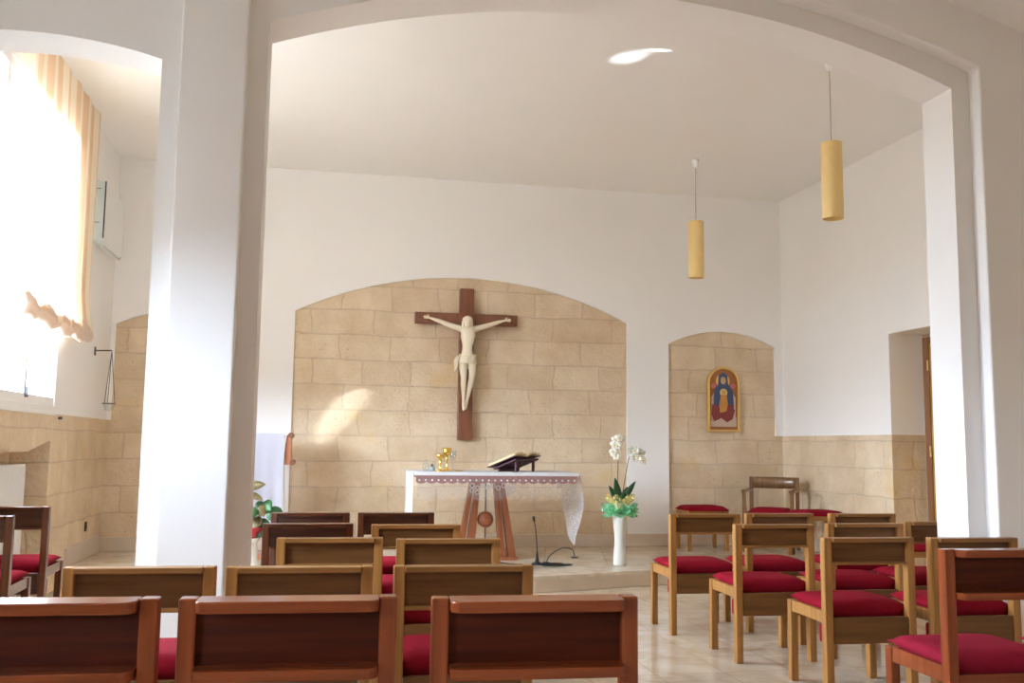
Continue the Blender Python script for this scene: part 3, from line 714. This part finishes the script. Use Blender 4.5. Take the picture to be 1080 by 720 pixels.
bm = B(); grid(bm, sidef(1), 40, 12); obj('side_drop', bm, M['lacefall'], ac, smooth=True)
TZ = PZ+.851

# vessels on the altar
def lathe_thing(name, label, cat, loc, prof, m, n=28, group=None):
    bm = B(); lathe(bm, prof, (0, 0, 0), n); o = obj(name, bm, m, None, smooth=True); o.location = loc
    return tag(o, label, cat, group)
lathe_thing('chalice', 'gold chalice with wide low cup, nearer of two gold cups on the altar', 'chalice', (1.183, 9.13, TZ), [(.045, 0), (.045, .006), (.020, .014), (.011, .03), (.011, .07), (.018, .08), (.010, .09), (.014, .115), (.040, .135), (.052, .165), (.050, .165), (.036, .138), (.0, .125)][:-1], M['gold'])
lathe_thing('chalice', 'taller gold chalice standing behind the other gold cup', 'chalice', (1.262, 9.24, TZ), [(.050, 0), (.050, .006), (.024, .014), (.010, .035), (.010, .10), (.018, .115), (.010, .128), (.016, .145), (.040, .165), (.048, .225), (.046, .225), (.036, .17)], M['gold'])
lathe_thing('paten', 'flat gold plate lying right of the gold cups', 'plate', (1.36, 9.16, TZ), [(.035, 0), (.060, .008), (.062, .011), (.03, .005)], M['gold'])
def cruet(label, loc, h, m, st):
    t = thing('cruet', label, 'cruet', loc, 0)
    bm = B(); lathe(bm, [(.022, 0), (.030, .01), (.032, .4*h), (.014, .62*h), (.010, .78*h), (.014, .8*h)], n=20); obj('body', bm, m, t, smooth=True)
    bm = B(); ball(bm, (0, 0, .86*h), .013, 12, 8, (1, 1, 1.3)); obj('stopper', bm, st, t, smooth=True)
cruet('clear glass cruet with stopper at the left end of the altar', (1.05, 9.17, TZ), .15, M['clear'], M['brass'])
cruet('small squat dark cruet between the clear cruet and gold cups', (1.112, 9.20, TZ), .062, M['greyplastic'], M['iron'])
lathe_thing('drinking_glass', 'clear glass goblet right behind the gold chalice', 'glass', (1.345, 9.40, TZ), [(.030, 0), (.006, .01), (.006, .09), (.030, .13), (.034, .20), (.032, .20), (.026, .13)], M['clear'])
bs = thing('book_stand', 'low dark book stand under the open book on the altar', 'book stand', (1.92, 9.20, TZ), .75)
bm = B(); prism(bm, [(-.10, .02), (.16, .115), (.16, .130), (-.10, .035)], 0, -.20, .20)
obj('sloping_board', bm, M['purple'], bs, .003).rotation_euler = (0, 0, PI)
bx('foot', M['purple'], bs, (-.16, -.13, -.14, -.12, 0, .10), (.13, .16, -.14, -.12, 0, .10), (-.17, .17, .05, .07, 0, .035))
bk_ = thing('open_book', 'open missal with dark purple cover and cream pages on the altar', 'book', (1.92, 9.20, TZ+.022), .75)
def leafbook(s):
    def f(u, v):
        x = s*(.005+.215*u); yy = -.155+.30*v
        z = .115-.36*(yy+.155)+.020*math.sin(PI*min(1, u*1.1))+.010*u
        return (x, yy, z)
    return f
for s in (-1, 1):
    bm = B(); grid(bm, leafbook(s), 10, 6); o = obj('page_block', bm, M['paper'], bk_, solid=.022, smooth=True); o.location = (0, 0, .022)
    bm = B(); grid(bm, lambda u, v, s=s: (leafbook(s)(u*1.05, v)[0], -.165+.32*v, .115-.36*(.32*v)+.012*u), 6, 6); obj('cover', bm, M['purple'], bk_, solid=.006).location = (0, 0, .006)

# ------------------------------------------------------------------ microphones on the platform
mi = thing('microphone', 'black gooseneck microphone standing on the platform before the altar', 'microphone', (2.085, 8.87, PZ))
bm = B(); lathe(bm, [(.055, 0), (.055, .008), (.022, .02), (.014, .06), (.008, .11)], n=24); obj('base', bm, M['black'], mi, smooth=True)
bm = B(); tube(bm, [(0, 0, .10), (-.005, 0, .2), (-.018, -.01, .32), (-.040, -.03, .415)], .0045, 8); obj('gooseneck', bm, M['black'], mi)
bm = B(); tube(bm, [(-.036, -.027, .40), (-.045, -.035, .43)], [.010, .012], 10); ball(bm, (-.046, -.036, .435), .013, 10, 8); obj('microphone_head', bm, M['black'], mi, smooth=True)
mj = thing('bent_microphone', 'small bent black microphone drooping to a flat disc, right of the gooseneck one', 'microphone', (2.17, 8.86, PZ))
bm = B(); pts = [(0, 0, .012)] + [(.03+.05*k, .012*k, .03+.115*math.sin(PI*(.12+.60*k/5))) for k in range(6)] + [(.295, .06, .06)]
tube(bm, pts, .0045, 8); obj('gooseneck', bm, M['black'], mj)
bm = B(); lathe(bm, [(.035, 0), (.042, .006), (.030, .014)], (.295, .06, .046), 20); obj('disc', bm, M['black'], mj)
bm = B(); tube(bm, [(0, 0, 0), (0, 0, .02)], .03, 12); obj('base', bm, M['black'], mj)
bm = B(); pts = []
for k in range(80):
    a_ = k*.30; r_ = .08+.025*math.sin(k*.37); pts.append((2.20+1.5*r_*math.cos(a_)+.03*math.sin(k*.11), 8.70+.62*r_*math.sin(a_), PZ+.006+.0002*k))
pts += [(2.10, 8.73, PZ+.012), (1.97, 8.77, PZ+.006), (1.82, 8.86, PZ+.006), (1.74, 8.98, PZ+.006)]
tube(bm, pts, .005, 6); tag(obj('cable', bm, M['black']), 'black cable coiled on the platform around the microphones', 'cable')

# ------------------------------------------------------------------ vase with orchid
vz = (2.838, 8.68, PZ)
lathe_thing('floor_vase', 'tall white waisted floor vase at the platform edge', 'vase', vz, [(.060, 0), (.064, .02), (.060, .12), (.050, .22), (.052, .28), (.066, .40), (.072, .47), (.070, .475), (.062, .46)], M['ceramic'], 32)
orc = thing('orchid', 'white orchid with two flower stems wrapped in green and yellow tissue in the vase', 'orchid', (vz[0], vz[1], PZ+.47))
def frill(name, m, r0_, r1_, za, zb, ph):
    bm = B()
    def f(u, v):
        an = 2*PI*u; r = r0_+(r1_-r0_)*v+v*(.022*math.sin(9*an+ph)+.012*math.sin(17*an))
        return (r*math.cos(an), r*math.sin(an), za+(zb-za)*v+v*.022*math.sin(7*an+ph*2))
    grid(bm, f, 90, 5); obj(name, bm, m, orc, solid=.002, smooth=True)
frill('green_tissue', M['tissuegreen'], .060, .155, .01, .085, 0); frill('green_tissue', M['tissuegreen'], .06, .16, .02, .045, 1.3)
frill('green_tissue', M['tissuegreen'], .07, .15, .0, .0, 2.6)
frill('yellow_tissue', M['tissueyellow'], .05, .135, .05, .175, 2.1)
bm = B(); lathe(bm, [(.05, 0), (.06, .10), (.055, .11)], (0, 0, .0), 20); obj('inner_pot', bm, M['ceramic'], orc)
def leaf(bm, base, tip, w, droop=0, n=8, curl=.02, face=None):
    base, tip = Vector(base), Vector(tip); d_ = tip-base; side = d_.cross(Vector(face or (0, 0, 1)))
    if side.length < 1e-4: side = Vector((1, 0, 0))
    side.normalize(); nn = side.cross(d_).normalized()
    V = []
    for i in range(n+1):
        t_ = i/n; c_ = base+d_*t_+Vector((0, 0, -droop*t_*t_)); ww = w*(math.sin(PI*min(.999, t_**.8))**.8+.03)
        V.append([bm.verts.new(c_-side*ww+nn*curl*ww*8*.3), bm.verts.new(c_), bm.verts.new(c_+side*ww+nn*curl*ww*8*.3)])
    for i in range(n):
        for k in range(2): bm.faces.new((V[i][k], V[i][k+1], V[i+1][k+1], V[i+1][k]))
for b_, t_, w_ in (((0, 0, .10), (-.055, -.02, .345), .036), ((0, 0, .10), (-.10, .03, .27), .03), ((0, 0, .10), (.15, -.02, .315), .03), ((0, 0, .10), (.09, .04, .26), .03), ((0, 0, .1), (.02, -.09, .22), .03)):
    bm = B(); leaf(bm, b_, t_, w_, face=(0, -1, .3)); obj('leaf', bm, M['leafdark'], orc, solid=.003, smooth=True)
st1 = [(-.01, 0, .10), (-.025, -.01, .30), (-.022, -.015, .50), (-.030, -.02, .62), (-.05, -.03, .70)]
st2 = [(.01, 0, .10), (.045, 0, .30), (.075, -.005, .48), (.10, -.01, .57), (.15, -.02, .595), (.20, -.03, .555)]
for st in (st1, st2): bm = B(); tube(bm, st, .004, 6); obj('stem', bm, M['leafbrown'], orc)
def flower(c, yaw_):
    bm = B(); Rm = Matrix.Translation(c) @ Matrix.Rotation(yaw_, 4, 'Z') @ Matrix.Rotation(random.uniform(-.3, .3), 4, 'X') @ Matrix.Diagonal((1.2, 1.2, 1.2, 1))
    for k in range(5):
        an = PI/2+2*PI*k/5; wd_ = .021 if k in (1, 4) else .014
        V = []
        for i in range(6):
            t_ = i/5; ww = wd_*math.sin(PI*min(.97, t_*.85+.1)); r_ = .038*t_
            V.append([bm.verts.new(Rm @ Vector((r_*math.cos(an)-s*ww*math.sin(an), -.004-.010*t_*(1-t_)*4, r_*math.sin(an)+s*ww*math.cos(an)))) for s in (-1, 1)])
        for i in range(5): bm.faces.new((V[i][0], V[i][1], V[i+1][1], V[i+1][0]))
    o = obj('flower', bm, M['petal'], orc, solid=.002, smooth=True)
    bm = B(); ball(bm, Rm @ Vector((0, -.014, -.004)), .008, 8, 6); obj('flower_heart', bm, M['petalheart'], o)
for c in ((-.05, -.03, .70), (-.015, -.04, .715), (-.065, -.03, .655), (-.03, -.045, .645), (-.07, -.03, .585), (-.045, -.04, .545), (.105, -.02, .60), (.15, -.04, .60), (.195, -.04, .575), (.165, -.045, .53), (.205, -.05, .51), (.12, -.04, .545)):
    flower(c, random.uniform(-.6, .4))

# ------------------------------------------------------------------ lectern and its cloth, potted plant on the left
le = thing('lectern', 'wooden lectern with scroll ended side board, right of the left pillar', 'lectern', (-.50, 9.62, PZ))
bx('post', M['lectwood'], le, (-.16, -.04, .0, .10, 0, 1.03), bevel=.004)
bx('foot', M['lectwood'], le, (-.28, .10, -.12, .22, 0, .04), bevel=.006)
bx('reading_board', M['lectwood'], le, (-.33, .20, -.10, .28, 1.15, 1.18), bevel=.004)
bm = B()
prism(bm, [(.205, .895), (.285, .895), (.272, 1.06), (.275, 1.18), (.228, 1.18), (.216, 1.06)], 1, -.08, .24)
obj('side_board', bm, M['lectwood'], le, .006)
for z, x in ((1.178, .268), (.915, .29)):
    bm = B(); tube(bm, [(x, -.085, z), (x, .245, z)], .027, 14); obj('scroll_end', bm, M['cross'], le, smooth=False)
lc_ = thing('lectern_cloth', 'pale lilac white cloth hanging over the front of the lectern', 'cloth', (-.50, 9.62, PZ))
bm = B()
grid(bm, lambda u, v: (-.36+.565*u+.0*v, -.118-.015*math.sin(11*u+2)*v-.008*math.sin(27*u)*v, 1.195-.93*v), 60, 16)
obj('front_drop', bm, M['cover'], lc_, smooth=True)
bm = B(); grid(bm, lambda u, v: (-.36+.565*u, -.118+.40*v, 1.195), 8, 4); obj('top_fold', bm, M['cover'], lc_)
bm = B(); grid(bm, lambda u, v: (.200+.02*v*math.sin(3*u)+.03*v, -.116+.06*u, 1.195-1.03*v), 10, 12); obj('side_fold', bm, M['linen'], lc_, smooth=True)
lathe_thing('plant_stand', 'low round white plant stand behind the left pillar edge', 'plant stand', (-.56, 9.0, PZ), [(.11, 0), (.11, .02), (.085, .04), (.08, .20), (.10, .235), (.10, .25)], M['ceramic'], 28)
pp = thing('potted_plant', 'leafy green plant in a red pot on the white plant stand', 'potted plant', (-.56, 9.0, PZ+.251))
bm = B(); lathe(bm, [(.085, 0), (.105, .02), (.128, .085), (.132, .095), (.12, .09)], n=28); obj('pot', bm, M['redpot'], pp, smooth=True)
bm = B(); lathe(bm, [(.118, .07), (.05, .088)], n=20); obj('soil', bm, M['leafbrown'], pp)
lv = [((-.05, -.02, .45), (.135, -.05, .49), .036, 'leafbrown'), ((-.02, -.03, .40), (.12, -.06, .345), .026, 'leafbrown'), ((.0, -.02, .30), (-.13, -.05, .33), .05, 'leafgreen'), ((.02, -.03, .28), (.02, -.10, .18), .05, 'leafgreen'),
      ((.09, -.02, .29), (.13, -.06, .20), .05, 'leafbrown'), ((.12, 0, .32), (.19, -.06, .25), .045, 'leafgreen'), ((.17, -.01, .27), (.29, -.05, .14), .06, 'leafgreen'), ((.10, -.02, .19), (.04, -.08, .09), .04, 'leafbrown'),
      ((.05, -.02, .12), (.13, -.09, .02), .055, 'leafdark'), ((.0, -.02, .12), (-.02, -.12, .02), .055, 'leafdark'), ((.06, .0, .14), (.20, -.05, .08), .05, 'leafgreen'), ((-.04, 0, .16), (-.17, -.04, .10), .05, 'leafdark'), ((-.03, .03, .22), (-.16, .06, .24), .05, 'leafgreen'), ((.05, .03, .24), (.16, .09, .30), .05, 'leafdark'), ((-.04, -.02, .20), (-.08, -.09, .12), .045, 'leafgreen')]
for b_, t_, w_, m_ in lv:
    bm = B(); leaf(bm, b_, t_, w_*1.25, .01, face=(random.uniform(-.5, .5), -.8, random.uniform(.25, .7))); o = obj('leaf', bm, M[m_], pp, solid=.002, smooth=True)
    bm = B(); tube(bm, [(0, 0, .08), (b_[0]*.5, b_[1]*.5, b_[2]*.6+.03), b_], .004, 5); obj('stem', bm, M['leafgreen'], o)

# ------------------------------------------------------------------ things on the left wall
rb = thing('roman_blind', 'striped peach and cream blind gathered at its hem, in front of the left window', 'blind', (XL, 0, 0))
bm = B()
def bl(u, v):
    z = 4.195-1.985*v; ye0 = 6.98-.10*v+.05*math.sin(6*v+.5)*v; ye1 = 8.965-.04*v
    y = ye0+(ye1-ye0)*u
    x = .085+.010*math.sin(34*u)+.03*v*math.sin(PI*u)+ (.05*max(0, (v-.82)/.18)**1.5)*(.85+.15*math.sin(23*u)**2)
    z -= .03*v*math.sin(PI*u*4)**2 + .05*max(0, (v-.8)/.2)*math.sin(PI*u)
    return (x, y, z)
grid(bm, bl, 120, 40); obj('blind_fabric', bm, M['blind'], rb, smooth=True)
bm = B()
def hm(u, v):
    y = 6.88+2.01*u+.02*math.sin(20*u); a_ = 2*PI*v; r_ = .050+.010*math.sin(24*u)+.006*math.sin(61*u)
    return (.125+.7*r_*math.cos(a_), y, 2.175+.012*math.sin(30*u)-.02*math.sin(PI*u)+r_*1.5*math.sin(a_))
grid(bm, hm, 120, 14); obj('blind_hem', bm, M['hem'], rb, smooth=True)
bx('blind_rail', M['white'], rb, (.04, .075, 7.0, 8.95, 4.185, 4.208))

ra = thing('radiator', 'white ribbed panel radiator in the niche under the left window', 'radiator', (XL-.12, 0, 0))
bm = B(); box(bm, -.06, 0, 6.1, 8.12, .16, 1.06)
for k in range(66):
    y = 6.13+k*.030; box(bm, 0, .010, y, y+.015, .18, 1.04)
obj('radiator_panel', bm, M['white'], ra)
bx('bracket', M['white'], ra, (-.17, -.06, 6.4, 6.44, .3, .9), (-.17, -.06, 7.8, 7.84, .3, .9))
bm = B(); tube(bm, [(-.03, 8.12, .22), (-.03, 8.18, .22), (-.03, 8.18, .0)], .01, 8); obj('pipe', bm, M['white'], ra)

un = thing('air_conditioner', 'white wall unit with grey end panel high on the left wall', 'air conditioner', (XL+.004, 9.2, 3.07))
bm = B(); prism(bm, [(0, .02), (.11, -.0), (.118, .03), (.112, .57), (.10, .58), (0, .58)], 1, .014, .86); obj('housing', bm, M['whiteplastic'], un, .006)
bm = B(); prism(bm, [(0, .02), (.105, .0), (.105, .575), (0, .58)], 1, 0, .012); e_ = obj('end_panel', bm, M['greyplastic'], un, .003)
bx('recess', M['iron'], e_, (.018, .076, -.003, .001, .18, .186), (.018, .076, -.003, .001, .50, .506), (.018, .022, -.003, .001, .186, .50), bevel=0)
bx('front_gap', M['black'], un, (.105, .116, .004, .016, .04, .575), bevel=0)
bm = B(); tube(bm, [(.02, .0, .015), (.115, .01, -.03), (.125, .70, -.03), (.125, .76, -.0)], .008, 8); obj('lower_bracket', bm, M['greyplastic'], un)

sl = thing('hanging_lamp', 'small glass dish lamp hung on fine rods from a wall bracket on the left', 'lamp', (XL, 9.68, 1.57))
bm = B(); tube(bm, [(0, 0, .535), (.155, 0, .54)], .006, 8); box(bm, 0, .010, -.018, .018, .49, .57); obj('bracket', bm, M['iron'], sl)
for k in range(3):
    an = 2*PI*k/3+.5; bm = B(); tube(bm, [(.155, 0, .535), (.155+.055*math.cos(an), .055*math.sin(an), .035)], .0035, 6); obj('hanging_rod', bm, M['iron'], sl)
bm = B(); tube(bm, [(.155+.058*math.cos(2*PI*k/24), .058*math.sin(2*PI*k/24), .03) for k in range(24)], .004, 6, True); obj('ring', bm, M['iron'], sl)
bm = B(); lathe(bm, [(.010, -.045), (.035, -.03), (.055, .02), (.057, .035), (.052, .035)], (.155, 0, 0), 24); obj('dish', bm, M['clear'], sl, smooth=True)
bm = B(); box(bm, 0, .012, -.03, .03, -.045, .045); box(bm, .012, .016, -.018, .018, -.02, .02)
o = tag(obj('wall_socket', bm, M['black'], None, .003), 'black wall socket low on the left stone wall', 'socket'); o.location = (XL, 9.72, .44)
bm = B(); tube(bm, [(0, 0, 0), (.03, 0, 0)], .012, 10); o = tag(obj('peg', bm, M['iron']), 'small dark peg at the top of the left stone dado', 'peg'); o.location = (XL, 8.52, 1.43)
bm = B(); box(bm, -.085, .085, -.008, 0, -.055, .055); box(bm, -.075, .075, -.010, -.008, -.045, .045)
o = tag(obj('vent_cover', bm, M['plaster'], None, .002), 'faint white cover plate on the back wall left of the hanging lamp', 'cover plate'); o.location = (3.99, YB, 3.36)
